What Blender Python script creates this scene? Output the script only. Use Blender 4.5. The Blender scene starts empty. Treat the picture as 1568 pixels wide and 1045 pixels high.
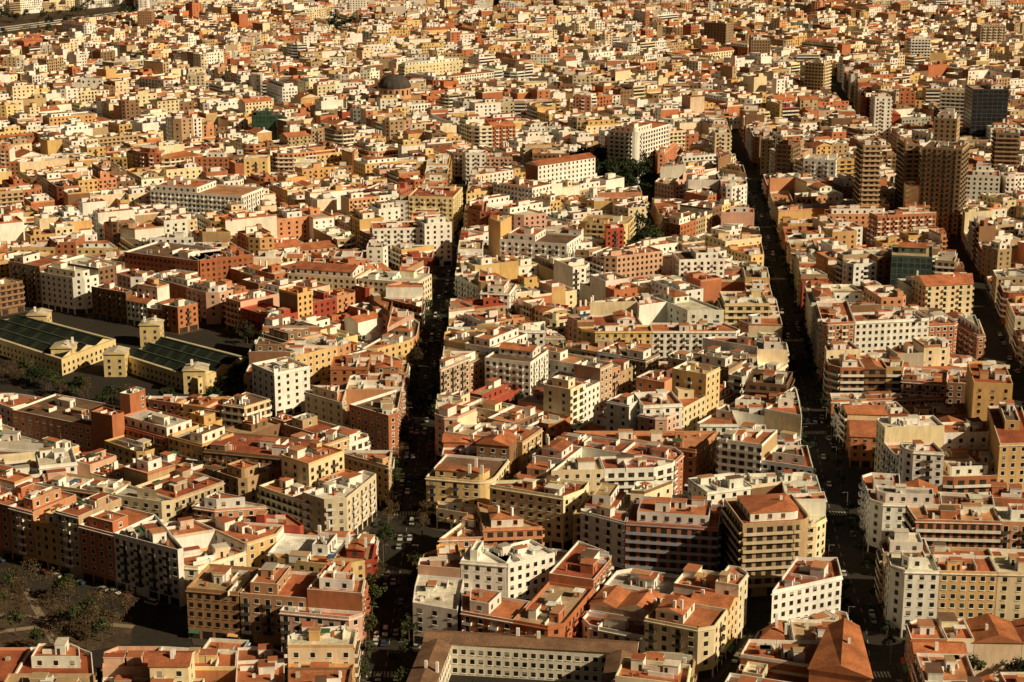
import bpy, math, random, time
from mathutils import Vector
T0=time.time()
rnd=random.Random(23)
scene=bpy.context.scene
# ------------------------------------------------------------------ camera
CAMH=246.0; PITCH=math.radians(15.64); FPX=2800.0
cp,sp_=math.cos(PITCH),math.sin(PITCH)
cam=bpy.data.cameras.new("camera"); camo=bpy.data.objects.new("camera",cam)
scene.collection.objects.link(camo); scene.camera=camo
camo.location=(0,0,CAMH); camo.rotation_euler=(math.radians(90)-PITCH,0,0)
cam.sensor_width=36; cam.lens=36*FPX/1568; cam.clip_end=40000; cam.clip_start=1
def P(x,y,h=0.0):
    """survey point of the photograph -> map position (x,y) at height h"""
    dx=(x-784)/FPX; dy=(522-y)/FPX
    d=(dx, cp+dy*sp_, -sp_+dy*cp)
    t=(h-CAMH)/d[2]
    return (d[0]*t,d[1]*t)
# ------------------------------------------------------------------ render/light
scene.view_settings.view_transform='Standard'; scene.view_settings.look='None'; scene.view_settings.exposure=0
w=bpy.data.worlds.new("World"); scene.world=w; w.use_nodes=True
nt=w.node_tree; bg=nt.nodes['Background']
sky=nt.nodes.new('ShaderNodeTexSky'); sky.sky_type='NISHITA'; sky.sun_disc=False
SX,SY=0.88,-0.475
EL=math.radians(31); S=Vector((SX*math.cos(EL),SY*math.cos(EL),math.sin(EL)))
sky.sun_elevation=EL; sky.sun_rotation=math.atan2(SX,SY); sky.dust_density=4.0; sky.altitude=200
tw=nt.nodes.new('ShaderNodeMix'); tw.data_type='RGBA'; tw.blend_type='MULTIPLY'; tw.inputs[0].default_value=1; tw.inputs[7].default_value=(.34,.21,.12,1)
nt.links.new(sky.outputs[0],tw.inputs[6]); nt.links.new(tw.outputs[2],bg.inputs[0]); bg.inputs[1].default_value=0.05
sl=bpy.data.lights.new("sun","SUN"); sl.energy=5.0; sl.angle=math.radians(0.5); sl.color=(1.0,0.81,0.51)
so=bpy.data.objects.new("sun",sl); scene.collection.objects.link(so)
so.rotation_euler=S.to_track_quat('Z','Y').to_euler(); so.location=(300,-200,600)
# ------------------------------------------------------------------ materials
def mat(name,rough=0.9,use_tint=True,base=(0.5,0.5,0.5),n1=0.08,n2=1.2,lo=0.72,hi=1.12,streak=False,spec=0.2,metal=0):
    m=bpy.data.materials.new(name); m.use_nodes=True; t=m.node_tree; b=t.nodes['Principled BSDF']
    b.inputs['Roughness'].default_value=rough; b.inputs['Specular IOR Level'].default_value=spec; b.inputs['Metallic'].default_value=metal
    if use_tint:
        a=t.nodes.new('ShaderNodeAttribute'); a.attribute_name='tint'; src=a.outputs['Color']
    else:
        a=t.nodes.new('ShaderNodeRGB'); a.outputs[0].default_value=(*base,1); src=a.outputs[0]
    g=t.nodes.new('ShaderNodeNewGeometry')
    for sc,vec in ((n1,(1,1,1)),(n2,(1,1,0.25 if streak else 1))):
        mp=t.nodes.new('ShaderNodeMapping'); mp.inputs['Scale'].default_value=vec
        t.links.new(g.outputs['Position'],mp.inputs['Vector'])
        n=t.nodes.new('ShaderNodeTexNoise'); n.inputs['Scale'].default_value=sc; n.inputs['Detail'].default_value=4; n.inputs['Roughness'].default_value=0.65
        t.links.new(mp.outputs[0],n.inputs['Vector'])
        r=t.nodes.new('ShaderNodeMapRange'); r.inputs[1].default_value=0.3; r.inputs[2].default_value=0.7
        r.inputs[3].default_value=lo; r.inputs[4].default_value=hi
        t.links.new(n.outputs[0],r.inputs[0])
        mx=t.nodes.new('ShaderNodeMix'); mx.data_type='RGBA'; mx.blend_type='MULTIPLY'; mx.inputs[0].default_value=1
        t.links.new(src,mx.inputs[6]); t.links.new(r.outputs[0],mx.inputs[7]); src=mx.outputs[2]
    t.links.new(src,b.inputs['Base Color'])
    return m
M_WALL=mat("weathered_plaster",0.92,n1=0.05,n2=0.6,lo=0.83,hi=1.13,streak=True)
M_TILE=mat("roof_tile",0.95,n1=0.15,n2=2.2,lo=0.60,hi=1.34)
M_GLASS=mat("window_glass",0.22,n1=0.3,n2=0.9,lo=0.5,hi=1.4,spec=0.4)
BM=[M_WALL,M_TILE,M_GLASS]
M_ASPH=mat("asphalt",0.9,False,(0.040,0.034,0.028),n1=0.02,n2=0.5)
M_PAVE=mat("pavement",0.9,False,(0.085,0.068,0.05),n1=0.05,n2=1.0)
M_EARTH=mat("earth",0.97,False,(0.10,0.07,0.045),n1=0.06,n2=0.7,lo=0.5,hi=1.3)
M_PAINT=mat("road_paint",0.8,False,(0.6,0.58,0.52),n1=0.5,n2=3,lo=0.6,hi=1.0)
M_LEAF=mat("foliage",0.85,n1=0.2,n2=1.5,lo=0.6,hi=1.3)
M_BARK=mat("bark",0.95,False,(0.10,0.07,0.045))
M_TYRE=mat("tyre",0.9,False,(0.02,0.02,0.02))
M_CARGL=mat("car_glass",0.1,False,(0.02,0.025,0.03),spec=0.6)
M_METAL=mat("painted_steel",0.5,False,(0.2,0.2,0.2),spec=0.5)
# ------------------------------------------------------------------ polygon tools
def area(p):
    return 0.5*sum(p[i][0]*p[(i+1)%len(p)][1]-p[(i+1)%len(p)][0]*p[i][1] for i in range(len(p)))
def ccw(p): return p if area(p)>0 else p[::-1]
def cen(p):
    return (sum(q[0] for q in p)/len(p), sum(q[1] for q in p)/len(p))
def clip(p,a,n):
    """keep side where (q-a).n >=0"""
    out=[]; L=len(p)
    for i in range(L):
        q=p[i]; r=p[(i+1)%L]
        dq=(q[0]-a[0])*n[0]+(q[1]-a[1])*n[1]; dr=(r[0]-a[0])*n[0]+(r[1]-a[1])*n[1]
        if dq>=0: out.append(q)
        if (dq>0 and dr<0) or (dq<0 and dr>0):
            t=dq/(dq-dr); out.append((q[0]+(r[0]-q[0])*t,q[1]+(r[1]-q[1])*t))
    return clean(out)
def clean(p,e=0.25):
    out=[]
    for q in p:
        if not out or math.hypot(q[0]-out[-1][0],q[1]-out[-1][1])>e: out.append(q)
    while len(out)>1 and math.hypot(out[0][0]-out[-1][0],out[0][1]-out[-1][1])<=e: out.pop()
    return out if len(out)>=3 else []
def edges(p):
    for i in range(len(p)): yield p[i],p[(i+1)%len(p)]
def inset(p,d):
    q=p
    for a,b in edges(p):
        L=math.hypot(b[0]-a[0],b[1]-a[1])
        if L<1e-6: continue
        n=(-(b[1]-a[1])/L,(b[0]-a[0])/L)
        q=clip(q,(a[0]+n[0]*d,a[1]+n[1]*d),n)
        if not q: return []
    return q
def miter(p,d):
    """inward for d>0, same vertex count"""
    out=[]; N=len(p)
    for i in range(N):
        a,b,c=p[i-1],p[i],p[(i+1)%N]
        l1=math.hypot(b[0]-a[0],b[1]-a[1]) or 1; l2=math.hypot(c[0]-b[0],c[1]-b[1]) or 1
        n1=(-(b[1]-a[1])/l1,(b[0]-a[0])/l1); n2=(-(c[1]-b[1])/l2,(c[0]-b[0])/l2)
        k=d/max(0.35,1+n1[0]*n2[0]+n1[1]*n2[1])
        out.append((b[0]+(n1[0]+n2[0])*k,b[1]+(n1[1]+n2[1])*k))
    return out
def chamfer(p,c):
    out=[]; N=len(p)
    for i in range(N):
        a,b,d=p[i-1],p[i],p[(i+1)%N]
        la=math.hypot(a[0]-b[0],a[1]-b[1]); ld=math.hypot(d[0]-b[0],d[1]-b[1])
        cs=((a[0]-b[0])*(d[0]-b[0])+(a[1]-b[1])*(d[1]-b[1]))/(la*ld+1e-9)
        if min(la,ld)>4*c and cs>-.75:
            out.append((b[0]+(a[0]-b[0])/la*c,b[1]+(a[1]-b[1])/la*c)); out.append((b[0]+(d[0]-b[0])/ld*c,b[1]+(d[1]-b[1])/ld*c))
        else: out.append(b)
    return out
def diff(p,cut):
    """convex p minus convex cut -> list of convex pieces"""
    res=[]; rem=p
    for a,b in edges(cut):
        L=math.hypot(b[0]-a[0],b[1]-a[1])
        if L<1e-6: continue
        n=((b[1]-a[1])/L,-(b[0]-a[0])/L)
        o=clip(rem,a,n)
        if o and area(o)>1: res.append(o)
        rem=clip(rem,a,(-n[0],-n[1]))
        if not rem or area(rem)<1: break
    if not rem or area(rem)<1: return [p]
    return res
def bbox(p):
    return min(q[0] for q in p),min(q[1] for q in p),max(q[0] for q in p),max(q[1] for q in p)
def bbo(a,b): return a[0]<b[2] and b[0]<a[2] and a[1]<b[3] and b[1]<a[3]
def diffall(ps,cuts):
    for c,cb in cuts:
        o=[]
        for p in ps:
            if bbo(bbox(p),cb): o+=diff(p,c)
            else: o.append(p)
        ps=o
    return ps
def inside(p,q):
    for a,b in edges(p):
        if (b[0]-a[0])*(q[1]-a[1])-(b[1]-a[1])*(q[0]-a[0])<0: return False
    return True
# ------------------------------------------------------------------ mesh builder
class MB:
    def __init__(s): s.v=[];s.f=[];s.c=[];s.m=[]
    def face(s,pts,col,m=0):
        n=len(s.v); s.v.extend(pts); s.f.append(tuple(range(n,n+len(pts)))); s.c.append(col); s.m.append(m)
    def wall(s,a,b,z0,z1,col,m=0):
        s.face([(a[0],a[1],z0),(b[0],b[1],z0),(b[0],b[1],z1),(a[0],a[1],z1)],col,m)
    def flat(s,p,z,col,m=0): s.face([(q[0],q[1],z) for q in p],col,m)
    def prism(s,p,z0,z1,col,top=None,m=0,mt=None):
        for a,b in edges(p): s.wall(a,b,z0,z1,col,m)
        s.flat(p,z1,top or col,m if mt is None else mt)
    def box(s,c,d,hx,hy,z0,z1,col,top=None,m=0,mt=None):
        e=(-d[1],d[0])
        p=[(c[0]+d[0]*hx*i+e[0]*hy*j,c[1]+d[1]*hx*i+e[1]*hy*j) for i,j in((-1,-1),(1,-1),(1,1),(-1,1))]
        s.prism(p,z0,z1,col,top,m,mt); return p
    def obj(s,name,mats,coll=None,origin=None):
        me=bpy.data.meshes.new(name)
        if origin: v=[(a-origin[0],b-origin[1],c) for a,b,c in s.v]
        else: v=s.v
        me.from_pydata(v,[],s.f)
        for m in mats: me.materials.append(m)
        me.polygons.foreach_set('material_index',s.m)
        at=me.attributes.new('tint','FLOAT_COLOR','FACE')
        fl=[]
        for c in s.c: fl.extend((c[0],c[1],c[2],1.0))
        at.data.foreach_set('color',fl)
        o=bpy.data.objects.new(name,me)
        if origin: o.location=(origin[0],origin[1],0)
        (coll or scene.collection).objects.link(o); return o
# ------------------------------------------------------------------ palette
WHITE=(.84,.82,.77);CREAM=(.78,.66,.46);OCHRE=(.63,.41,.18);YELL=(.74,.54,.26);SALM=(.60,.29,.16);BRICK=(.46,.175,.085)
RED=(.36,.075,.045);TAN=(.46,.33,.20);BROWN=(.24,.14,.08);PINK=(.64,.40,.30);GREY=(.42,.38,.33)
TERRA=(.45,.16,.075);
PAL={'mid':[(WHITE,8),(CREAM,5),(OCHRE,2.3),(YELL,1.4),(SALM,1.6),(BRICK,1.8),(RED,.5),(TAN,2),(PINK,1.2),(GREY,.4),(BROWN,.9)],
 'left':[(WHITE,4.2),(CREAM,4),(OCHRE,2.8),(YELL,1.3),(SALM,2.4),(BRICK,3.6),(RED,1),(TAN,2.6),(PINK,1.2),(BROWN,1.8)],
 'right':[(WHITE,3.6),(CREAM,2.6),(OCHRE,2.6),(TAN,3.2),(BRICK,3.2),(SALM,1.4),(BROWN,2.4),(RED,.6),(GREY,.6)],
 'far':[(WHITE,7),(CREAM,4.5),(OCHRE,2.6),(TAN,3),(SALM,1.4),(BRICK,1.9),(YELL,.9),(BROWN,1.8),(GREY,.5)]}
ROOFC=[(TERRA,6.5),((.34,.10,.05),3),((.5,.24,.12),2),(TAN,1.8),(GREY,1),((.68,.62,.52),2.2),((.18,.11,.07),2.2)]
SHUT=[(.03,.05,.03),(.05,.03,.02),(.02,.02,.02),(.03,.028,.025),(.08,.055,.035),(.04,.07,.05),(.02,.025,.03),(.12,.10,.08)]
def pick(L):
    t=rnd.random()*sum(a[1] for a in L)
    for c,wt in L:
        t-=wt
        if t<=0: return c
    return L[-1][0]
def jit(c,a=.12):
    k=1+rnd.uniform(-a,a); return tuple(min(.86,max(.01,x*k*(1+rnd.uniform(-.04,.04)))) for x in c)
# ------------------------------------------------------------------ facades
FH=3.05; GF=3.9
def facade(mb,a,b,z0,fl,style,lod,wc,shut,trim,gf=True,sp=3.1):
    L=math.hypot(b[0]-a[0],b[1]-a[1])
    if L<2.4: return
    d=((b[0]-a[0])/L,(b[1]-a[1])/L); n=(d[1],-d[0])
    def pt(u,o): return (a[0]+d[0]*u+n[0]*o,a[1]+d[1]*u+n[1]*o)
    nc=max(1,int((L-.5)/sp)); st=L/nc
    ww=1.35 if style!=1 else 1.45
    z=z0
    for f in range(fl):
        fh=GF if (f==0 and gf) else FH
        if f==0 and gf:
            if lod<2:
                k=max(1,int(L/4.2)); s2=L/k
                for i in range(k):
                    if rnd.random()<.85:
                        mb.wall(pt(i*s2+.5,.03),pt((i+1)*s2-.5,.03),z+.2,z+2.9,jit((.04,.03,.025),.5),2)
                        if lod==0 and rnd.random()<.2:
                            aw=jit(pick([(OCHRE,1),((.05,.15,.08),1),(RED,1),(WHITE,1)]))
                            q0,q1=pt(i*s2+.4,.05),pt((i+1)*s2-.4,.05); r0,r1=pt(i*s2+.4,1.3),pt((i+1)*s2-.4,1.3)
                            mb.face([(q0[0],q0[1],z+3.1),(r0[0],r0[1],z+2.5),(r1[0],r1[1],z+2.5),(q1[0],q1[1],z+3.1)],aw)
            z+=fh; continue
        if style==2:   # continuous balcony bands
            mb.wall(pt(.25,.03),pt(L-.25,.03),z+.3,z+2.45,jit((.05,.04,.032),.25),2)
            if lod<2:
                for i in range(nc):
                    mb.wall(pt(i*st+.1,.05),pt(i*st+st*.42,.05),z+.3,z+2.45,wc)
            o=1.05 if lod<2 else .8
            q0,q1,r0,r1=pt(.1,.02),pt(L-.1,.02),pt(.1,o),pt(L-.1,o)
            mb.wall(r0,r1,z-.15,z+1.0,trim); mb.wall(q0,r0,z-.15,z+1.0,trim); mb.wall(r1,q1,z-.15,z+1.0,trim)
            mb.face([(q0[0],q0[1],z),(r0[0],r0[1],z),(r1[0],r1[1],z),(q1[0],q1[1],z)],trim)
        elif style==3: # glass curtain
            mb.wall(pt(.2,.03),pt(L-.2,.03),z+.55,z+2.95,jit(shut,.2),2)
            if lod<2:
                for i in range(nc+1): mb.wall(pt(max(.05,i*st-.12),.09),pt(min(L-.05,i*st+.12),.09),z,z+FH,trim)
        else:
            for i in range(nc):
                c=(i+.5)*st
                door=style==1 and (i+nc)%2==0
                zb=z+(.12 if door else .85); zt=z+2.4
                if lod==2 and rnd.random()<.15: continue
                hw=ww/2*(1.1 if lod==2 else 1)
                col=jit(shut if rnd.random()<.45 else (.022,.018,.015),.4)
                if lod==0:
                    mb.wall(pt(c-hw-.16,.02),pt(c+hw+.16,.02),zb-.14,zt+.16,trim)
                mb.wall(pt(c-hw,.04),pt(c+hw,.04),zb,zt,col,2)
                if lod==0:
                    if rnd.random()<.3:
                        zz=zt-(zt-zb)*rnd.uniform(.3,.8)
                        mb.wall(pt(c-hw+.03,.06),pt(c+hw-.03,.06),zz,zt,jit((.36,.31,.25) if rnd.random()<.5 else shut,.3))
                    if not door:
                        r0,r1=pt(c-hw-.2,.2),pt(c+hw+.2,.2); q0,q1=pt(c-hw-.2,.01),pt(c+hw+.2,.01)
                        mb.face([(q0[0],q0[1],zb-.1),(r0[0],r0[1],zb-.1),(r1[0],r1[1],zb-.1),(q1[0],q1[1],zb-.1)],trim)
                        mb.wall(r0,r1,zb-.2,zb-.1,trim)
                if door and lod<2:
                    h2=min(st/2-.1,1.35 if lod else 1.5); o=1.0
                    q0,q1,r0,r1=pt(c-h2,.01),pt(c+h2,.01),pt(c-h2,o),pt(c+h2,o)
                    rc=trim if shut[0]>.025 else jit((.09,.075,.06))
                    mb.wall(r0,r1,z-.1,z+.95,rc); mb.wall(q0,r0,z-.1,z+.95,rc); mb.wall(r1,q1,z-.1,z+.95,rc)
                    mb.face([(q0[0],q0[1],z+.03),(r0[0],r0[1],z+.03),(r1[0],r1[1],z+.03),(q1[0],q1[1],z+.03)],trim)
                    mb.face([(q0[0],q0[1],z-.12),(q1[0],q1[1],z-.12),(r1[0],r1[1],z-.12),(r0[0],r0[1],z-.12)],trim)
        z+=fh
def longdir(p):
    a,b=max(edges(p),key=lambda e:math.hypot(e[1][0]-e[0][0],e[1][1]-e[0][1]))
    L=math.hypot(b[0]-a[0],b[1]-a[1]); return ((b[0]-a[0])/L,(b[1]-a[1])/L),L
def clutter(mb,p,z,lod,wc,n):
    d,_=longdir(p); c=cen(p); A=area(p)
    n=int(n*max(.6,min(2.2,A/150)))
    for k in range(n):
        q=p[rnd.randrange(len(p))]; t=rnd.uniform(.0,.8)
        pc=(c[0]+(q[0]-c[0])*t,c[1]+(q[1]-c[1])*t)
        r=rnd.random()
        if (k==0 or (k==1 and A>140) or (k==2 and A>260)) and A>45:
            hx=rnd.uniform(1.3,3.4);hy=rnd.uniform(1.2,2.4);h=rnd.uniform(2.2,3.4)
            top=jit(pick(ROOFC)); bc=jit(wc if rnd.random()<.4 else WHITE)
            q4=mb.box(pc,d,hx,hy,z,z+h,bc,top)
            if lod==0:
                mb.box(pc,d,hx+.18,hy+.18,z+h+.01,z+h+.16,jit(WHITE),top)
                for s_ in (0,1,2,3):
                    if rnd.random()<.5:
                        a,b=q4[s_],q4[(s_+1)%4]; L=math.hypot(b[0]-a[0],b[1]-a[1]); dd=((b[0]-a[0])/L,(b[1]-a[1])/L)
                        u=rnd.uniform(.2,max(.25,L-1.2)); mb.wall((a[0]+dd[0]*u+dd[1]*.03,a[1]+dd[1]*u-dd[0]*.03),(a[0]+dd[0]*(u+.9)+dd[1]*.03,a[1]+dd[1]*(u+.9)-dd[0]*.03),z,z+2,(.05,.04,.03),2)
        elif r<.35: mb.box(pc,d,rnd.uniform(.3,.6),rnd.uniform(.3,.5),z,z+rnd.uniform(1,2.0),jit(WHITE if rnd.random()<.6 else TERRA))
        elif r<.52: mb.box(pc,d,rnd.uniform(.5,1.1),rnd.uniform(.4,.7),z+.02,z+rnd.uniform(.6,1.2),jit(GREY))
        elif r<.84:
            e=(-d[1],d[0]); L=rnd.uniform(3,11); mb.box(pc,d if rnd.random()<.5 else e,min(L/2,math.sqrt(A)*.28),.12,z,z+rnd.uniform(.9,2.0),jit(WHITE))
        elif r<.92:
            mb.box(pc,d,rnd.uniform(1,2.6),rnd.uniform(.8,1.8),z+2.2,z+2.35,jit(pick([((.05,.14,.07),1),(OCHRE,1),(WHITE,2),(TERRA,3),((.06,.13,.28),.35)])))
        else:
            if lod==0: mb.box(pc,d,.06,.06,z,z+rnd.uniform(2.5,4.5),(.25,.25,.25))
def flatroof(mb,p,H,lod,wc,trim,rc,par=.95,n=3):
    if lod<2 or rnd.random()<.5:
        q=miter(p,.28)
        for i in range(len(p)):
            j=(i+1)%len(p)
            mb.face([(p[i][0],p[i][1],H+par),(p[j][0],p[j][1],H+par),(q[j][0],q[j][1],H+par),(q[i][0],q[i][1],H+par)],trim)
            mb.face([(q[i][0],q[i][1],H+par),(q[j][0],q[j][1],H+par),(q[j][0],q[j][1],H),(q[i][0],q[i][1],H)],trim)
        mb.flat(q,H,rc,1)
        for a,b in edges(p): mb.wall(a,b,H,H+par,wc)
    else: mb.flat(p,H,rc,1)
    s=inset(p,1.3)
    if s and area(s)>8: clutter(mb,s,H,lod,wc,n)
def tileroof(mb,p,H,rc,wc,slope=.36,over=.45):
    o=miter(p,-over)
    if len(p)==4:
        L=[math.hypot(o[(i+1)%4][0]-o[i][0],o[(i+1)%4][1]-o[i][1]) for i in range(4)]
        s=0 if L[0]+L[2]<L[1]+L[3] else 1
        o=o[s:]+o[:s]; hw=(L[s]+L[(s+2)%4])/4
        m0=((o[0][0]+o[1][0])/2,(o[0][1]+o[1][1])/2,H+hw*slope); m1=((o[2][0]+o[3][0])/2,(o[2][1]+o[3][1])/2,H+hw*slope)
        b=[(q[0],q[1],H) for q in o]
        mb.face([b[0],b[1],m0],wc); mb.face([b[1],b[2],m1,m0],rc,1); mb.face([b[2],b[3],m1],wc); mb.face([b[3],b[0],m0,m1],rc,1)
    else:
        c=cen(o); r=math.sqrt(area(o))/2
        for a,b in edges(o): mb.face([(a[0],a[1],H),(b[0],b[1],H),(c[0],c[1],H+r*slope)],rc,1)
    mb.face([(q[0],q[1],H-.02) for q in o[::-1]],wc)
    c=cen(p);d,_=longdir(p)
    for _ in range(3):
        if rnd.random()<.6: mb.box((c[0]+rnd.uniform(-4,4),c[1]+rnd.uniform(-4,4)),d,.5,.4,H,H+3.4,jit(WHITE))
def building(p,fl,wc=None,style=None,lod=0,rc=None,roof=None,trim=None,street=None,name='apartment_building',pal='mid',shut=None,pent=None,sp=None,party=None,gf=True):
    p=miter(ccw(p),.06)
    wc=wc or jit(pick(PAL[pal])); rc=rc or jit(pick(ROOFC)); shut=shut or rnd.choice(SHUT)
    trim=trim or (jit(WHITE,.08) if rnd.random()<.65 else tuple(min(.8,x*1.15) for x in wc))
    if style is None: style=rnd.choices([0,1,2],[.42,.42,.16])[0]
    party=party or (wc if rnd.random()<.45 else jit(pick([(WHITE,4),(CREAM,3),(TAN,1.5),(OCHRE,1),(BRICK,2),(BROWN,1)])))
    if roof is None: roof=rnd.random()<.06
    sp=sp or rnd.uniform(2.6,3.9)
    H=(GF if gf else FH)+FH*(fl-1)
    mb=MB()
    for i,(a,b) in enumerate(edges(p)):
        st=street is None or street[i]
        mb.wall(a,b,0,H,wc if st else party)
        if st or rnd.random()<(.3 if lod<2 else .35): facade(mb,a,b,0,fl,style if st else rnd.choice([0,0,1]),lod,wc,shut,trim,gf and st,sp if st else sp+1.0)
    if lod==0 and not roof and rnd.random()<.7:   # cornice
        o=miter(p,-.35)
        for i in range(len(p)):
            j=(i+1)%len(p)
            if street is None or street[i]:
                mb.face([(p[i][0],p[i][1],H+.12),(o[i][0],o[i][1],H+.12),(o[j][0],o[j][1],H+.12),(p[j][0],p[j][1],H+.12)],trim)
                mb.wall(o[i],o[j],H-.12,H+.12,trim)
    if roof: tileroof(mb,p,H,jit(TERRA,.25),wc)
    else:
        s=inset(p,rnd.uniform(2.2,3.8))
        if pent is None: pent=rnd.random()<.36
        if pent and s and area(s)>32 and len(s)>=3:
            q=miter(p,.28); par=.95
            for i in range(len(p)):
                j=(i+1)%len(p)
                mb.wall(p[i],p[j],H,H+par,wc)
                mb.face([(p[i][0],p[i][1],H+par),(p[j][0],p[j][1],H+par),(q[j][0],q[j][1],H+par),(q[i][0],q[i][1],H+par)],trim)
                mb.face([(q[i][0],q[i][1],H+par),(q[j][0],q[j][1],H+par),(q[j][0],q[j][1],H),(q[i][0],q[i][1],H)],trim)
            mb.flat(q,H,rc,1)
            pw=wc if rnd.random()<.35 else jit(WHITE)
            z2=H+3
            if rnd.random()<.5:   # set-back storey only over part of the roof
                d,_=longdir(s); c=cen(s); s=clip(s,(c[0]-d[0]*rnd.uniform(-2,3),c[1]-d[1]*rnd.uniform(-2,3)),(d if rnd.random()<.5 else (-d[0],-d[1]))) or s
            for a,b in edges(s):
                mb.wall(a,b,H,z2,pw); facade(mb,a,b,H,1,0,lod,pw,shut,trim,False,3.9)
            s3=inset(s,2.2)
            if lod<2 and rnd.random()<.2: tileroof(mb,s,z2,jit(TERRA,.2),pw,.25,.3)
            elif s3 and area(s3)>45 and rnd.random()<.2:
                mb.flat(s,z2,jit(pick(ROOFC)),1)
                for a,b in edges(s3): mb.wall(a,b,z2,z2+2.9,pw); facade(mb,a,b,z2,1,0,lod,pw,shut,trim,False,3.4)
                flatroof(mb,s3,z2+2.9,lod,pw,trim,jit(pick(ROOFC)),.6,[3,2,1][lod])
            else: flatroof(mb,s,z2,lod,pw,trim,jit(pick(ROOFC)),.7,[6,4,1][lod])
            if lod==0:
                t=inset(p,.9)
                if t: 
                    for _ in range(4):
                        v=rnd.choice(t); mb.box(v,(1,0),.3,.3,H,H+rnd.uniform(.6,1.4),(.05,.09,.03))
        else: flatroof(mb,p,H,lod,wc,trim,rc,rnd.choice([.8,1.0,1.2]),[11,8,2][lod])
    return mb.obj(name,BM,COLL,cen(p))
def newcoll(n):
    c=bpy.data.collections.new(n); scene.collection.children.link(c); return c
COLL=newcoll("buildings"); TREES=newcoll("trees"); CARS=newcoll("vehicles"); STREET=newcoll("street_furniture")
# ------------------------------------------------------------------ avenues
AV={'A':([(-38.5,300),(-38.5,900),(-36,1290)],7.5),
    'B':([(101,300)]+[P(*q) for q in((1336,1045),(1325,950),(1288,850),(1266,760),(1250,680),(1222,560),(1190,430),(1168,350),(1148,290),(1122,215))],8.0),
    'C':([(150,300)]+[P(*q) for q in((1568,660),(1528,560),(1495,470),(1435,340),(1370,250),(1310,195),(1282,160),(1262,112))],9.5)}
def avx(k,D):
    pts=AV[k][0]
    if D<=pts[0][1]: return pts[0][0]
    for (x0,d0),(x1,d1) in zip(pts,pts[1:]):
        if D<=d1: return x0+(x1-x0)*(D-d0)/(d1-d0)
    (x0,d0),(x1,d1)=pts[-2:]
    return x1+(x1-x0)*(D-d1)/(d1-d0)
def avclip(p,k,side,extra=0):
    c=cen(p); D=c[1]; x0,x1=avx(k,D-60),avx(k,D+60)
    L=math.hypot(x1-x0,120); n=(120/L*side,-(x1-x0)/L*side); hw=AV[k][1]+extra
    return clip(p,((x0+x1)/2+n[0]*hw,D+n[1]*hw),n)
# ------------------------------------------------------------------ landmarks
LM=[]
def front(x1,y1,x2,y2,h,depth):
    a=P(x1,y1,h); b=P(x2,y2,h); L=math.hypot(b[0]-a[0],b[1]-a[1]); n=(-(b[1]-a[1])/L,(b[0]-a[0])/L)
    return [a,b,(b[0]+n[0]*depth,b[1]+n[1]*depth),(a[0]+n[0]*depth,a[1]+n[1]*depth)]
def rounded(p,idx,r=7,n=5):
    out=[]
    for i,v in enumerate(p):
        if i not in idx: out.append(v); continue
        a,c=p[i-1],p[(i+1)%len(p)]
        la=math.hypot(a[0]-v[0],a[1]-v[1]); lc=math.hypot(c[0]-v[0],c[1]-v[1]); rr=min(r,la*.45,lc*.45)
        s=(v[0]+(a[0]-v[0])/la*rr,v[1]+(a[1]-v[1])/la*rr); e=(v[0]+(c[0]-v[0])/lc*rr,v[1]+(c[1]-v[1])/lc*rr)
        for k in range(n+1):
            t=k/n; out.append(((1-t)**2*s[0]+2*t*(1-t)*v[0]+t*t*e[0],(1-t)**2*s[1]+2*t*(1-t)*v[1]+t*t*e[1]))
    return out
def lm(x1,y1,x2,y2,fl,depth,wc,style=0,name='apartment_building',rnd_c=None,**kw):
    H=GF+FH*(fl-1); p=front(x1,y1,x2,y2,H,depth)
    LM.append((p,)); D=cen(p)[1]
    lod=0 if D<900 else (1 if D<1600 else 2)
    q=rounded(p,rnd_c) if rnd_c else p
    building(q,fl,wc,style,min(lod,1),name=name,**kw)
    return p
W2=(.86,.84,.80)
lm(652,733,752,742,5,26,YELL,1,'corner_apartment_building',[1],pent=True,trim=WHITE)
lm(1137,806,1246,800,8,24,TAN,2,'round_corner_apartment_building',[1],trim=(.66,.55,.40),pent=True)
lm(958,803,1100,812,6,22,BRICK,2,'balcony_apartment_building',trim=(.35,.38,.46),pent=True)
lm(877,790,953,798,5,24,(.52,.40,.24),1)
lm(1083,757,1150,748,6,16,W2,0,'white_apartment_building',rc=WHITE)
lm(410,850,513,858,4,18,W2,0,'white_apartment_building',roof=False,rc=WHITE)
lm(1365,393,1428,396,10,26,(.12,.16,.15),3,'glass_office_building',shut=(.05,.085,.08),trim=(.2,.25,.24),roof=False)
lm(1432,400,1462,402,9,20,TAN,2,roof=False)
lm(976,205,1030,190,12,24,W2,2,'white_apartment_tower',[0,1],trim=W2,roof=False)
lm(1412,226,1474,230,18,26,(.46,.33,.20),1,'twin_apartment_tower',roof=False,sp=3)
lm(1430,182,1466,184,21,14,(.50,.36,.22),0,'apartment_tower',roof=False,sp=3)
lm(1322,224,1349,224,19,22,(.42,.29,.18),2,'ribbed_apartment_tower',trim=(.55,.40,.26),roof=False)
lm(1386,222,1409,222,17,22,(.30,.21,.14),2,'apartment_tower',trim=(.36,.26,.17),roof=False)
lm(1490,138,1545,138,17,26,(.06,.06,.06),3,'glass_office_tower',shut=(.022,.026,.034),trim=(.10,.10,.10),roof=False)
lm(1188,222,1212,224,11,18,(.22,.14,.09),2,'apartment_tower',trim=(.3,.2,.12),roof=False)
lm(1440,140,1484,142,13,20,CREAM,2,'apartment_tower',roof=False)
lm(1078,35,1112,37,11,20,(.3,.21,.14),0,'apartment_tower',roof=False)
lm(535,0,560,0,9,20,W2,0,'apartment_tower',roof=False)
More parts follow.
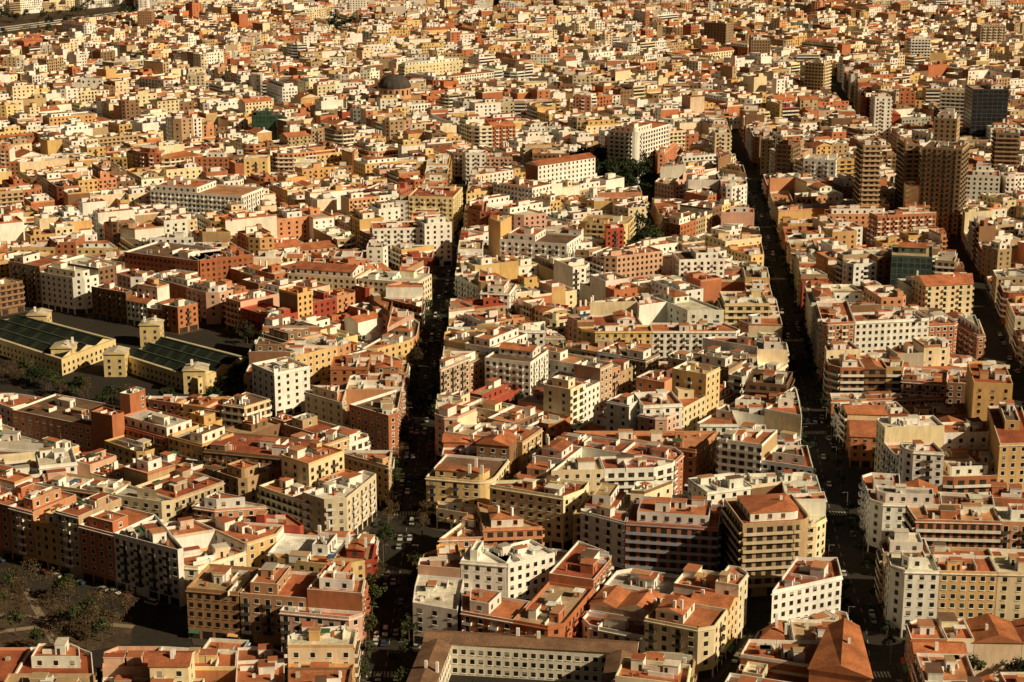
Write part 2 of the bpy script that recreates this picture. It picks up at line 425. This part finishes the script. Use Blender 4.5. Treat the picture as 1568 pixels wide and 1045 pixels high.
lm(210,18,232,18,10,20,(.4,.24,.14),0,'apartment_tower',roof=False)
lm(1232,96,1262,98,12,18,(.62,.46,.28),2,'apartment_tower',trim=CREAM,roof=False)
lm(1340,150,1366,150,13,18,W2,1,'apartment_tower',roof=False,trim=W2)
lm(1525,205,1560,206,15,20,(.28,.19,.12),2,'apartment_tower',trim=(.4,.28,.18),roof=False)
lm(1150,62,1180,62,11,18,(.3,.2,.13),0,'apartment_tower',roof=False)
lm(1395,60,1425,60,12,18,W2,2,'apartment_tower',roof=False,trim=W2)
lm(1502,40,1540,40,12,18,TAN,1,'apartment_tower',roof=False)
lm(880,148,905,148,10,18,(.36,.16,.10),1,'apartment_tower',roof=False)
lm(1095,205,1120,205,10,18,CREAM,1,'apartment_tower',roof=False)
lm(765,368,868,376,7,26,W2,1,'white_apartment_building',roof=False,trim=W2)
lm(742,550,812,558,7,22,W2,1,'white_apartment_building',roof=False,trim=W2)
lm(190,388,303,402,7,30,(.36,.12,.055),0,'brick_apartment_building',roof=False,pent=False)
lm(306,402,388,392,7,22,(.38,.13,.06),0,'brick_apartment_building',roof=False,rc=(.33,.11,.06))
lm(440,420,545,428,6,22,CREAM,0,trim=WHITE); lm(548,428,636,436,6,22,(.76,.67,.5),0,trim=WHITE)
lm(230,292,370,302,8,30,W2,1,'white_apartment_building',trim=W2,roof=False)
lm(625,302,694,304,8,34,(.76,.62,.36),1,trim=(.8,.72,.5))
lm(1110,468,1178,468,8,24,(.70,.57,.33),2,trim=(.78,.66,.44),roof=False)
lm(1290,484,1400,492,6,22,W2,0,'white_apartment_building')
lm(885,342,960,346,7,24,(.72,.57,.30),2,trim=(.78,.64,.38),rnd_c=[0,1])
lm(825,480,862,482,5,16,(.38,.045,.03),0,'red_house',roof=False)
lm(815,237,872,237,8,22,BROWN,2,trim=(.3,.18,.1))
lm(385,178,422,178,8,20,(.05,.10,.07),3,'office_building',shut=(.03,.075,.055),trim=(.08,.14,.11),roof=False)
lm(1141,587,1205,592,7,20,(.2,.12,.075),2,trim=(.24,.15,.1),roof=False)
lm(18,630,140,655,4,26,(.54,.22,.11),0,'brick_apartment_building',sp=3.6)
lm(170,650,255,674,4,20,(.52,.18,.11),0); lm(257,670,310,684,5,18,OCHRE,0)
lm(312,692,455,706,5,22,(.24,.15,.085),1,trim=(.33,.22,.14),roof=False)
lm(206,748,266,768,5,24,(.45,.35,.24),1,trim=CREAM)
lm(300,1012,362,1016,2,14,(.15,.26,.42),0,'blue_house',roof=False)
lm(1303,668,1420,672,4,20,(.54,.22,.10),0,roof=True); lm(1424,672,1500,674,4,20,(.54,.24,.11),0,roof=True)
lm(1040,400,1110,398,7,20,W2,1); lm(910,502,985,500,6,20,W2,1,trim=W2)
lm(285,905,365,912,5,20,(.38,.22,.12),0,'brick_apartment_building',party=(.36,.22,.13),roof=False)
lm(367,912,470,920,5,20,(.46,.26,.14),1,'brick_apartment_building',roof=False)
lm(1230,245,1280,248,9,20,W2,1); lm(1165,215,1225,218,8,20,TAN,0); lm(1480,270,1532,272,9,22,W2,0)
lm(985,625,1045,622,7,18,W2,1,trim=W2); lm(570,352,650,350,7,20,W2,1,trim=W2,roof=False); lm(650,345,692,342,8,20,W2,0,trim=W2,roof=False)
lm(755,280,815,290,8,20,W2,1,trim=W2,roof=False); lm(385,560,420,575,6,18,W2,0,trim=W2,roof=False)
lm(735,450,780,452,7,20,W2,1,trim=W2); lm(60,718,118,712,6,18,W2,0,trim=W2)
lm(705,862,775,868,6,14,W2,0,'white_apartment_building',rc=W2,trim=W2,roof=False); lm(778,868,850,850,6,14,W2,0,'white_apartment_building',rc=W2,trim=W2,roof=False)
lm(560,290,612,294,7,20,(.40,.13,.08),0,'brick_apartment_building'); lm(1325,395,1362,396,7,18,BRICK,0); lm(1380,585,1450,590,5,20,(.42,.18,.10),1,'brick_apartment_building')
lm(1450,588,1515,592,5,20,(.34,.17,.10),0,'brick_apartment_building')
LMC=[]
for (p,) in LM:
    q=miter(p,-.12); LMC.append((q,bbox(q)))
# ------------------------------------------------------------------ traced blocks & reserved
RES=[]; BLOCKS=[]   # (facade polygon, pal, base storeys, tile prob)
def traced(pts,h,pal,fl,tile=.15,avs=()):
    p=ccw([P(x,y,h) for x,y in pts])
    for k,s in avs: p=avclip(p,k,s)
    if not p: return
    r=miter(p,-4.5); RES.append((r,bbox(r))); BLOCKS.append((chamfer(p,4),pal,fl,tile,True))
def reserve(pts,h=0):
    r=ccw([P(x,y,h) for x,y in pts]); RES.append((r,bbox(r))); return r
traced([(283,905),(370,872),(583,872),(575,935),(365,915)],17,'left',5,.03,[('A',-1)])
traced([(440,965),(560,955),(560,1080),(440,1080)],17,'left',5,.1,[('A',-1)])
traced([(160,990),(436,990),(436,1080),(150,1080)],11,'left',3,.6)
traced([(-90,990),(140,990),(148,1080),(-90,1080)],11,'left',3,.85)
traced([(-120,742),(10,742),(238,800),(287,860),(-120,752)],17,'left',6,.03)
traced([(287,860),(240,800),(440,786),(465,803)],17,'left',5,.03)
traced([(408,852),(470,805),(590,805),(590,852),(515,866)],14,'mid',4,.05,[('A',-1)])
traced([(-120,690),(90,672),(325,738),(262,770),(-120,715)],17,'left',5,.08)
traced([(628,908),(650,828),(868,820),(942,848),(858,948)],17,'mid',5,.12,[('A',1)])
traced([(950,872),(1150,902),(1088,985),(885,945)],13,'mid',4,.6)
traced([(975,985),(1066,990),(1050,1080),(930,1080)],13,'mid',4,.6)
traced([(875,790),(1000,742),(1250,735),(1270,800),(1140,812),(958,812)],17,'mid',6,.1,[('B',-1)])
traced([(1165,945),(1300,915),(1340,1080),(1090,1080)],14,'mid',4,.25,[('B',-1)])
traced([(1350,945),(1700,950),(1750,1080),(1380,1080)],14,'right',4,.4,[('B',1)])
traced([(1310,830),(1700,840),(1750,905),(1340,895)],18,'right',6,.1,[('B',1)])
traced([(1280,740),(1700,765),(1700,800),(1300,790)],15,'right',5,.3,[('B',1)])
HALL=reserve([(-90,505),(60,476),(400,540),(345,650),(120,648),(-90,615)])
PARK=reserve([(-200,812),(0,858),(288,945),(285,1000),(160,1020),(-200,1020)])
COPSE=reserve([(850,292),(830,268),(985,265),(1008,300),(985,322),(930,305)])
COPSE2=reserve([(950,372),(1000,366),(1015,402),(968,420)])
COPSE3=reserve([(-60,30),(200,8),(215,28),(-60,85)])
COPSE4=reserve([(500,45),(545,40),(550,56),(510,62)])
CRT=reserve([(520,1250),(645,985),(955,1000),(960,1250)])
JUNC=reserve([(575,812),(600,790),(650,805),(645,830),(580,835)])
# ------------------------------------------------------------------ generic grid
def grid(poly,th,pal,fl,tile=.08,a=(60,95),b=(48,75)):
    t=math.radians(th); u=(math.sin(t),math.cos(t)); v=(u[1],-u[0])
    cells=[poly]
    for d,(lo,hi) in ((u,a),(v,b)):
        pr=[q[0]*d[0]+q[1]*d[1] for q in poly]; x=min(pr)-rnd.uniform(0,lo); cuts=[]
        while x<max(pr): cuts.append(x); x+=rnd.uniform(lo,hi)
        out=[]
        for c in cells:
            for i,x0 in enumerate(cuts):
                x1=cuts[i+1] if i+1<len(cuts) else x0+500
                q=clip(c,(d[0]*x0,d[1]*x0),d)
                if q: q=clip(q,(d[0]*x1,d[1]*x1),(-d[0],-d[1]))
                if q and area(q)>200: out.append(q)
        cells=out
    for c in cells:
        for q in diffall([c],RES):
            k=inset(q,4.5)
            if k and area(k)>260: BLOCKS.append((chamfer(k,rnd.choice([2.5,4,5])) if area(k)>1200 else k,pal,fl+rnd.choice([-1,0,0,1]),tile,False))
def quad(l,r,d0,d1,ml=0,mr=0):
    return ccw([(l(d0)+ml,d0),(r(d0)-mr,d0),(r(d1)-mr,d1),(l(d1)+ml,d1)])
LF=lambda D:-.33*D-40
RF=lambda D:.33*D+40
A=lambda D:avx('A',D); B=lambda D:avx('B',D); C=lambda D:avx('C',D)
grid(quad(LF,A,440,760,0,3),41,'left',5); grid(quad(LF,A,760,1010,0,3),44,'left',5)
grid(quad(LF,A,1010,1290,0,3),62,'left',6)
grid(quad(A,B,440,560,3,3.5),25,'mid',5); grid(quad(A,B,560,690,3,3.5),25,'mid',6); grid(quad(A,B,690,820,3,3.5),33,'mid',6)
grid(quad(A,B,820,1040,3,3.5),62,'mid',6); grid(quad(A,B,1040,1290,3,3.5),50,'mid',6)
for d0,d1,th in((440,600,88),(600,760,84),(760,920,80),(920,1090,76),(1090,1300,74),(1300,1545,70)): grid(quad(B,C,d0,d1,3.5,5),th,'right',7)
for d0,d1,th in((440,735,85),(735,940,84),(940,1165,70),(1165,1385,66),(1385,1560,64),(1560,1890,60)): grid(quad(C,RF,d0,d1,5,0),th,'right',7 if d0>900 else 6)
A2=lambda D:-36-(D-1290)*.5
grid(quad(LF,A2,1290,1700,0,0),55,'far',6); grid(quad(A2,B,1290,1545,0,3.5),68,'mid',6)
grid(quad(A2,C,1545,1700,0,5),60,'far',6); grid(quad(A2,C,1700,1890,0,5),50,'far',6)
grid(quad(LF,A2,1700,1890),35,'far',5)
M2=lambda D:60+(D-1890)*.3; M3=lambda D:-300+(D-1890)*.12
for l,r,t in((LF,M3,40),(M3,M2,65),(M2,RF,50)):
    grid(quad(l,r,1890,2500),t,'far',5,.12,(60,100),(50,80)); grid(quad(l,r,2500,3100),t+25,'far',5,.12,(60,110),(50,90))
# ------------------------------------------------------------------ lots
pave=MB(); TREEPTS=[]; CARPTS=[]
def split(p,tgt,out):
    A=area(p)
    if A<tgt*rnd.uniform(.65,1.9): out.append(p); return
    d,_=longdir(p)
    best=None
    for dd in (d,(-d[1],d[0])):
        pr=[q[0]*dd[0]+q[1]*dd[1] for q in p]; w_=max(pr)-min(pr)
        if best is None or w_>best[0]: best=(w_,dd,min(pr))
    w_,dd,m=best; x=m+w_*rnd.uniform(.36,.64)
    for s in (1,-1):
        q=clip(p,(dd[0]*x,dd[1]*x),(dd[0]*s,dd[1]*s))
        if q and area(q)>5: split(q,tgt,out)
def edist(p,q):
    m=1e9
    for a,b in edges(p):
        L=math.hypot(b[0]-a[0],b[1]-a[1])
        m=min(m,((b[0]-a[0])*(q[1]-a[1])-(b[1]-a[1])*(q[0]-a[0]))/L)
    return m
nb=0
for blk,pal,fl,tile,tr in BLOCKS:
    c=cen(blk); D=c[1]
    lod=0 if D<850 else(1 if D<1450 else 2)
    pv=miter(blk,-2.0)
    if D<1600: pave.prism(pv,0,.13,(.2,.17,.14))
    if D<900:
        for a,b in edges(pv):
            L=math.hypot(b[0]-a[0],b[1]-a[1]); 
            if L<12: continue
            d=((b[0]-a[0])/L,(b[1]-a[1])/L); u=4
            while u<L-4:
                if rnd.random()<.6: CARPTS.append((a[0]+d[0]*u+d[1]*1.15,a[1]+d[1]*u-d[0]*1.15,math.atan2(d[1],d[0])))
                u+=5.4
    tg=rnd.uniform(210,400) if lod<2 else rnd.uniform(170,330)
    if rnd.random()<.12: tg=rnd.uniform(500,900)
    lots=[]
    core=inset(blk,rnd.uniform(13,16)) if area(blk)>1800 else []
    if core and area(core)>150:
        for q in diff(blk,core): split(q,tg,lots)
        inner=[]; split(core,tg*.8,inner)
    else: split(blk,tg,lots); inner=[]
    tfl=fl+(rnd.choice([0,0,-1]) if not tr else 0)
    wts=[.0,.0,.06,.2,.5,.2,.04,.0] if tr else [.02,.05,.11,.21,.39,.17,.05,.006]
    for l,isin in [(x,False) for x in lots]+[(x,True) for x in inner]:
        for q in diffall([l],LMC):
            Aq=area(q); _,Lq=longdir(q)
            if Aq<38 or Aq/Lq<3.6: continue
            st=[edist(blk,((a[0]+b[0])/2,(a[1]+b[1])/2))<.3 for a,b in edges(q)]
            if isin:
                r=rnd.random()
                if r<.35:
                    for _ in range(rnd.randint(1,3) if D<1500 else 1):
                        v=rnd.choice(q); cc=cen(q); t=rnd.uniform(0,.6); TREEPTS.append((cc[0]+(v[0]-cc[0])*t,cc[1]+(v[1]-cc[1])*t,0,rnd.uniform(.7,1.1)))
                    continue
                f=rnd.choice([1,1,1,2,2,3,4,5])
            else:
                f=tfl+rnd.choices([-4,-3,-2,-1,0,1,2,4],wts)[0]
            f=max(1,f)
            building(q,f,None,None,lod,street=st,pal=pal,roof=(rnd.random()<tile*(1 if not isin else 2) and len(q)==4)); nb+=1
print("buildings",nb,time.time()-T0)
# ------------------------------------------------------------------ ground
g=MB(); g.flat([(-16000,-4000),(16000,-4000),(16000,30000),(-16000,30000)],0,(.05,.05,.05)); g.obj("ground",[M_ASPH])
pave.obj("pavement",[M_PAVE])
pk=MB(); PG=ccw([P(*q) for q in((-200,890),(30,900),(205,945),(200,985),(120,1000),(-200,1000))]); pk.prism(PG,0,.12,(.1,.1,.1))
for q in(COPSE,COPSE2,COPSE3,COPSE4): pk.prism(miter(q,2),0,.12,(.1,.1,.1))
pk.obj("park_ground",[M_EARTH])
# footpaths crossing the park
pth=MB()
for (x0,y0),(x1,y1) in (((-60,935),(205,960)),((40,902),(90,996)),((-60,975),(60,960))):
    a,b=P(x0,y0),P(x1,y1); L=math.hypot(b[0]-a[0],b[1]-a[1]); n=(-(b[1]-a[1])/L*1.3,(b[0]-a[0])/L*1.3); z=.126+.004*len(pth.f)
    pth.face([(a[0]-n[0],a[1]-n[1],z),(b[0]-n[0],b[1]-n[1],z),(b[0]+n[0],b[1]+n[1],z),(a[0]+n[0],a[1]+n[1],z)],(.3,.25,.18))
pth.obj("park_path",[mat("path_gravel",.95,False,(.30,.24,.17))])
# motorway at the far left
MW0,MW1=P(-90,58),P(210,18); L=math.hypot(MW1[0]-MW0[0],MW1[1]-MW0[1]); MD=((MW1[0]-MW0[0])/L,(MW1[1]-MW0[1])/L); MN=(-MD[1],MD[0])
mw_=MB()
def strip(o,wd,z0,z1,col,u0=0,u1=L):
    c=(MW0[0]+MD[0]*(u0+u1)/2+MN[0]*o,MW0[1]+MD[1]*(u0+u1)/2+MN[1]*o); mw_.box(c,MD,(u1-u0)/2,wd/2,z0,z1,col)
strip(0,34,.0,.16,(.09,.085,.08)); strip(0,1.0,.16,1.0,(.5,.47,.42)); strip(17.2,.4,.0,1.1,(.45,.42,.37)); strip(-17.2,.4,.0,1.1,(.45,.42,.37))
u=2
while u<L-8:
    for o in(-8.5,8.5): strip(o,.3,.16,.166,(.7,.7,.66),u,u+5)
    u+=14
mw_.obj("motorway",[M_WALL])
mk=MB()
for k in 'AB':
    D=470
    while D<1280:
        x0,x1=avx(k,D),avx(k,D+3.5)
        mk.face([(x0-.09,D,.006),(x0+.09,D,.006),(x1+.09,D+3.5,.006),(x1-.09,D+3.5,.006)],(1,1,1)); D+=8
    for Dc in (505,640,735,880,1010,1150):
        x=avx(k,Dc)
        for i in range(-5,6): mk.face([(x+i*1.05-.27,Dc-2,.006),(x+i*1.05+.27,Dc-2,.006),(x+i*1.05+.27,Dc+2,.006),(x+i*1.05-.27,Dc+2,.006)],(1,1,1))
mk.obj("road_markings",[M_PAINT])
# ------------------------------------------------------------------ courtyard building, market hall, dome
def wing(mb,p,H,wc,rc,fl=2,slope=.3,trim=WHITE):
    p=ccw(p)
    for a,b in edges(p):
        mb.wall(a,b,0,H,wc); facade(mb,a,b,0,fl,0,0,wc,(.05,.04,.03),trim,False,2.6)
    tileroof(mb,p,H,rc,wc,slope,.5)
cy=MB(); H=10.5
a=P(690,984,H); b=P(932,998,H); L=math.hypot(b[0]-a[0],b[1]-a[1]); d=((b[0]-a[0])/L,(b[1]-a[1])/L); n=(-d[1],d[0])
def q_(u,v): return (a[0]+d[0]*u+n[0]*v,a[1]+d[1]*u+n[1]*v)
cyw=(.72,.67,.56); cyr=(.24,.14,.09)
wing(cy,[q_(-8,0),q_(L+8,0),q_(L+8,8),q_(-8,8)],H,cyw,cyr,3)
wing(cy,[q_(-8,-42),q_(0,-42),q_(0,-.1),q_(-8,-.1)],H-.4,cyw,cyr,3); wing(cy,[q_(L,-42),q_(L+8,-42),q_(L+8,-.1),q_(L,-.1)],H-.4,cyw,cyr,3)
wing(cy,[q_(-8,-50),q_(L+8,-50),q_(L+8,-42.1),q_(-8,-42.1)],H,cyw,cyr,3)
cy.obj("courtyard_building",BM,COLL)
for i in range(7): 
    t=q_(rnd.uniform(6,L-6),rnd.uniform(-36,-8)); TREEPTS.append((t[0],t[1],0,.7))
mh=MB(); H=8.0; mw=(.68,.54,.28)
def hall(pts):
    p=ccw([P(x,y,H) for x,y in pts])
    for s,e in edges(p): mh.wall(s,e,0,H,mw); facade(mh,s,e,0,2,0,0,mw,(.04,.04,.03),(.68,.6,.42),False,3.2)
    q=miter(p,1.6)
    for i in range(len(p)):
        j=(i+1)%len(p); mh.face([(p[i][0],p[i][1],H),(p[j][0],p[j][1],H),(q[j][0],q[j][1],H),(q[i][0],q[i][1],H)],(.6,.52,.36))
    L1=math.hypot(q[1][0]-q[0][0],q[1][1]-q[0][1]); L2=math.hypot(q[2][0]-q[1][0],q[2][1]-q[1][1])
    if L1<L2: q=q[1:]+q[:1]
    def B2(s,t): 
        x0=(q[0][0]*(1-s)+q[1][0]*s,q[0][1]*(1-s)+q[1][1]*s); x1=(q[3][0]*(1-s)+q[2][0]*s,q[3][1]*(1-s)+q[2][1]*s)
        return (x0[0]*(1-t)+x1[0]*t,x0[1]*(1-t)+x1[1]*t)
    N=3
    for k in range(N):
        t0,t1=k/N,(k+1)/N; tm=(t0+t1)/2
        for s in range(24):
            s0,s1=s/24,(s+1)/24
            for (ta,za),(tb,zb) in(((t0,H-.3),(tm,H+1.8)),((tm,H+1.8),(t1,H-.3))):
                x,y,z,w_=B2(s0,ta),B2(s1,ta),B2(s1,tb),B2(s0,tb)
                mh.face([(*x,za),(*y,za),(*z,zb),(*w_,zb)],jit((.014,.02,.014) if s%4 else (.03,.04,.026),.25),1)
        a0,a1=B2(0,tm),B2(1,tm); LL=math.hypot(a1[0]-a0[0],a1[1]-a0[1]); dd=((a1[0]-a0[0])/LL,(a1[1]-a0[1])/LL)
        mh.box(((a0[0]+a1[0])/2,(a0[1]+a1[1])/2),dd,LL/2-.3,.35,H+1.5,H+2.1,(.07,.09,.065))
        for s in (0,1):
            x,y,z=B2(s,t0),B2(s,tm),B2(s,t1); mh.face([(*x,H-.3),(*y,H+1.8),(*z,H-.3)],mw)
hall([(-60,500),(94,550),(177,519),(42,483)]); hall([(190,544),(303,580),(384,548),(255,515)])
for x,y in((98,532),(178,541),(232,497),(60,482),(300,566)):
    c=P(x,y,10); pp=[(c[0]-5,c[1]-5),(c[0]+5,c[1]-5),(c[0]+5,c[1]+5),(c[0]-5,c[1]+5)]
    for s,e in edges(pp): mh.wall(s,e,0,11,mw); facade(mh,s,e,0,3,0,0,mw,(.04,.04,.03),(.68,.6,.42),False,3.2)
    tileroof(mh,pp,11,(.62,.55,.42),mw,.25,.6)
mh.obj("market_hall",BM,COLL)
dm=MB(); c=P(605,170,10)
def ring(r,n=16): return [(c[0]+r*math.cos(i*2*math.pi/n),c[1]+r*math.sin(i*2*math.pi/n)) for i in range(n)]
dm.box(c,(1,0),22,15,0,22,(.56,.32,.16)); dm.prism(ring(14),0,31,(.56,.33,.18))
for i,(s,e) in enumerate(edges(ring(14.05))):
    m0=(s[0]*.7+e[0]*.3,s[1]*.7+e[1]*.3); m1=(s[0]*.3+e[0]*.7,s[1]*.3+e[1]*.7); dm.wall(m0,m1,25,29.5,(.03,.03,.03),2)
for k in range(7):
    t0,t1=k/7*math.pi/2,(k+1)/7*math.pi/2; r0,r1=ring(14.4*math.cos(t0)),ring(max(.8,14.4*math.cos(t1)))
    for i in range(16):
        j=(i+1)%16; dm.face([(*r0[i],31+11*math.sin(t0)),(*r0[j],31+11*math.sin(t0)),(*r1[j],31+11*math.sin(t1)),(*r1[i],31+11*math.sin(t1))],(.075,.065,.06),1)
dm.prism(ring(1.6),42,47,(.5,.32,.18)); dm.obj("church_dome",BM,COLL)
for x,y,h in((1148,60,34),(660,24,30),(420,112,28),(1010,40,32)):   # church bell towers
    bt=MB(); c=P(x,y,h-6)
    bt.box(c,(1,0),3.2,3.2,0,h-6,(.55,.40,.24)); bt.box(c,(1,0),3.6,3.6,h-6,h-5.3,(.62,.48,.3)); q4=bt.box(c,(1,0),2.7,2.7,h-5.3,h,(.55,.40,.24))
    for s,e in edges(q4):
        m0=(s[0]*.65+e[0]*.35,s[1]*.65+e[1]*.35); m1=(s[0]*.35+e[0]*.65,s[1]*.35+e[1]*.65); nx,ny=(e[1]-s[1])/5.4*.04,-(e[0]-s[0])/5.4*.04
        bt.wall((m0[0]+nx,m0[1]+ny),(m1[0]+nx,m1[1]+ny),h-4.6,h-1.2,(.02,.02,.02),2)
    for s,e in edges(miter(q4,-.3)): bt.face([(*s,h),(*e,h),(*c,h+4.5)],TERRA,1)
    bt.obj("church_bell_tower",BM,COLL)
# ------------------------------------------------------------------ trees
def treemesh(seed,kind):
    r=random.Random(seed); mb=MB()
    def tube(p0,p1,r0,r1,n=6):
        z=(Vector(p1)-Vector(p0)).normalized(); x=z.orthogonal().normalized(); y=z.cross(x)
        A_=[Vector(p0)+(x*math.cos(i*2*math.pi/n)+y*math.sin(i*2*math.pi/n))*r0 for i in range(n)]
        B_=[Vector(p1)+(x*math.cos(i*2*math.pi/n)+y*math.sin(i*2*math.pi/n))*r1 for i in range(n)]
        for i in range(n): mb.face([tuple(A_[i]),tuple(A_[(i+1)%n]),tuple(B_[(i+1)%n]),tuple(B_[i])],(.1,.07,.045),0)
    H=9; top=(0,0,4.2); tube((0,0,0),top,.28,.18)
    cl=[]
    for i in range(9):
        a_=i*2.4+r.uniform(-.4,.4); R=r.uniform(1.2,3.4); z=r.uniform(5.2,8.8)-R*.25
        e=(R*math.cos(a_),R*math.sin(a_),z); tube(top,e,.12,.03,4); cl.append((e,r.uniform(.9,1.7)))
    cl.append(((0,0,8.6),1.5))
    base={'g':(.055,.07,.024),'d':(.028,.042,.02),'b':(.12,.08,.042)}[kind]
    for (e,R) in cl:
        k_=r.uniform(.65,1.35)
        for _ in range(55 if kind!='b' else 38):
            v=Vector((r.gauss(0,1),r.gauss(0,1),r.gauss(0,.8))).normalized()*R*r.uniform(.45,1.08)
            p=Vector(e)+v; s=r.uniform(.22,.5) if kind!='b' else r.uniform(.12,.3)
            t=Vector((r.gauss(0,1),r.gauss(0,1),r.gauss(0,1))).normalized(); u=t.orthogonal().normalized()
            w_=t.cross(u); q=[p+u*s,p+w_*s*.8,p-u*s,p-w_*s*.8]
            kk=k_*r.uniform(.7,1.3); mb.face([tuple(x) for x in q],tuple(min(.2,x*kk) for x in base),1)
    o=mb.obj("tmp",[M_BARK,M_LEAF]); me=o.data; bpy.data.objects.remove(o); return me
TM={'g':[treemesh(i,'g') for i in range(3)],'d':[treemesh(i+10,'d') for i in range(2)],'b':[treemesh(i+20,'b') for i in range(3)]}
nt_=0
def tree(x,y,kind,s):
    global nt_
    nt_+=1
    n={'g':'street_tree','d':'pine_tree','b':'plane_tree'}[kind]
    o=bpy.data.objects.new(n,rnd.choice(TM[kind])); TREES.objects.link(o)
    o.location=(x,y,.1); o.rotation_euler=(0,0,rnd.uniform(0,6.28)); o.scale=(s,s,s*rnd.uniform(.85,1.2))
def scatter(poly,n,kinds,s0,s1,avoid=None):
    x0,y0,x1,y1=bbox(poly); k=0
    while k<n:
        q=(rnd.uniform(x0,x1),rnd.uniform(y0,y1))
        if inside(poly,q) and not(avoid and avoid(q)): tree(q[0],q[1],rnd.choice(kinds),rnd.uniform(s0,s1)); k+=1
for x,y,z,s in TREEPTS: tree(x,y,rnd.choice('ggd'),s)
scatter(PG,90,'bbbg',.6,1.1); scatter(COPSE,60,'ddg',1.3,2.2); scatter(COPSE2,14,'ddg',1.3,2.0); scatter(COPSE4,14,'d',1.2,1.8)
scatter(COPSE3,60,'dgb',1.0,1.7,lambda q:abs((q[0]-MW0[0])*MN[0]+(q[1]-MW0[1])*MN[1])<24)
for k,st,kk in(('A',8,'ggb'),('B',13,'d')):
    D=480
    while D<1280:
        for s in(-1,1):
            if rnd.random()<.8: tree(avx(k,D)+s*6.2,D+rnd.uniform(-2,2),rnd.choice(kk),rnd.uniform(.65,.95) if k=='A' else rnd.uniform(.5,.75))
        D+=st
for x,y in((60,590),(120,608),(180,618),(240,628),(300,632),(345,615),(370,595),(20,580),(190,360),(185,380),(200,340),(400,575),(385,520)):
    for _ in range(9):
        q=P(x+rnd.uniform(-28,28),y+rnd.uniform(-9,9)); tree(q[0],q[1],rnd.choice('dgb'),rnd.uniform(.6,1.0))
# ------------------------------------------------------------------ cars
def carmesh(col,L=4.2,van=False):
    mb=MB(); W=.86
    prof=[(-2.1,.35),(-2.1,.85),(-1.75,.95),(-1.25,1.42),(.35,1.45),(1.0,.98),(1.95,.82),(2.1,.6),(2.1,.35)] if not van else [(-2.4,.35),(-2.4,1.1),(-2.35,1.95),(1.0,1.98),(1.65,1.15),(2.3,1.0),(2.4,.6),(2.4,.35)]
    def y(z): return W-(.16 if z>1.3 else .0)
    n=len(prof)
    for i in range(n):
        (x0,z0),(x1,z1)=prof[i],prof[(i+1)%n]
        gl=(z0>.9 and z1>.9 and abs(z1-z0)>.3)
        mb.face([(x0,-y(z0),z0),(x0,y(z0),z0),(x1,y(z1),z1),(x1,-y(z1),z1)],col,1 if gl else 0)
    for s in(-1,1):
        low=[q for q in prof if q[1]<1.2]; mb.face([(x,s*y(z),z) for x,z in low],col,0)
        hi=[q for q in prof if q[1]>.9]; mb.face([(x,s*(y(z)+.002),z) for x,z in hi],col,1)
        for wx in(-1.35,1.35):
            ws=[(wx+.32*math.cos(t*math.pi/5),.32+.32*math.sin(t*math.pi/5)) for t in range(10)]
            mb.face([(x,s*(W+.03),z) for x,z in ws],col,2)
            for i in range(10):
                (a0,b0),(a1,b1)=ws[i],ws[(i+1)%10]; mb.face([(a0,s*(W+.03),b0),(a1,s*(W+.03),b1),(a1,s*(W-.2),b1),(a0,s*(W-.2),b0)],col,2)
    o=mb.obj("tmp",[M_CARP,M_CARGL,M_TYRE]); me=o.data; bpy.data.objects.remove(o); return me
M_CARP=mat("car_paint",0.3,n1=.2,n2=.5,lo=.95,hi=1.03,spec=.5)
CM=[carmesh(c) for c in((.65,.65,.62),(.35,.36,.37),(.03,.03,.035),(.03,.03,.035),(.16,.03,.03),(.04,.06,.11),(.5,.5,.48),(.08,.08,.08))]; VM=carmesh((.65,.64,.6),van=True)
def car(x,y,r):
    v=rnd.random()<.08
    o=bpy.data.objects.new('delivery_van' if v else 'parked_car',VM if v else rnd.choice(CM)); CARS.objects.link(o)
    o.location=(x,y,.01); o.rotation_euler=(0,0,r+(math.pi if rnd.random()<.5 else 0))
for x,y,r in CARPTS: car(x,y,r)
for k in 'AB':
    D=470
    while D<1290:
        th=math.atan2(10,avx(k,D+5)-avx(k,D-5))
        for o_ in(-1.7,1.7):
            if rnd.random()<(.35 if k=='A' else .15): car(avx(k,D)+o_,D,th)
        D+=8
# ------------------------------------------------------------------ street lamps
lmb=MB(); lmb.box((0,0),(1,0),.09,.09,0,8,(.2,.2,.2)); lmb.box((.8,0),(1,0),.8,.05,7.85,7.97,(.2,.2,.2)); lmb.box((1.6,0),(1,0),.35,.14,7.75,7.9,(.5,.5,.5))
lo=lmb.obj("tmp",[M_METAL]); lme=lo.data; bpy.data.objects.remove(lo)
for k in 'AB':
    for D in range(485,1100,26):
        for s in(-1,1):
            o=bpy.data.objects.new("street_lamp",lme); STREET.objects.link(o); o.location=(avx(k,D)+s*6.0,D,.1); o.rotation_euler=(0,0,0 if s<0 else math.pi)
print("done",time.time()-T0, len(bpy.data.objects),"trees",nt_,"cars",len(CARS.objects))
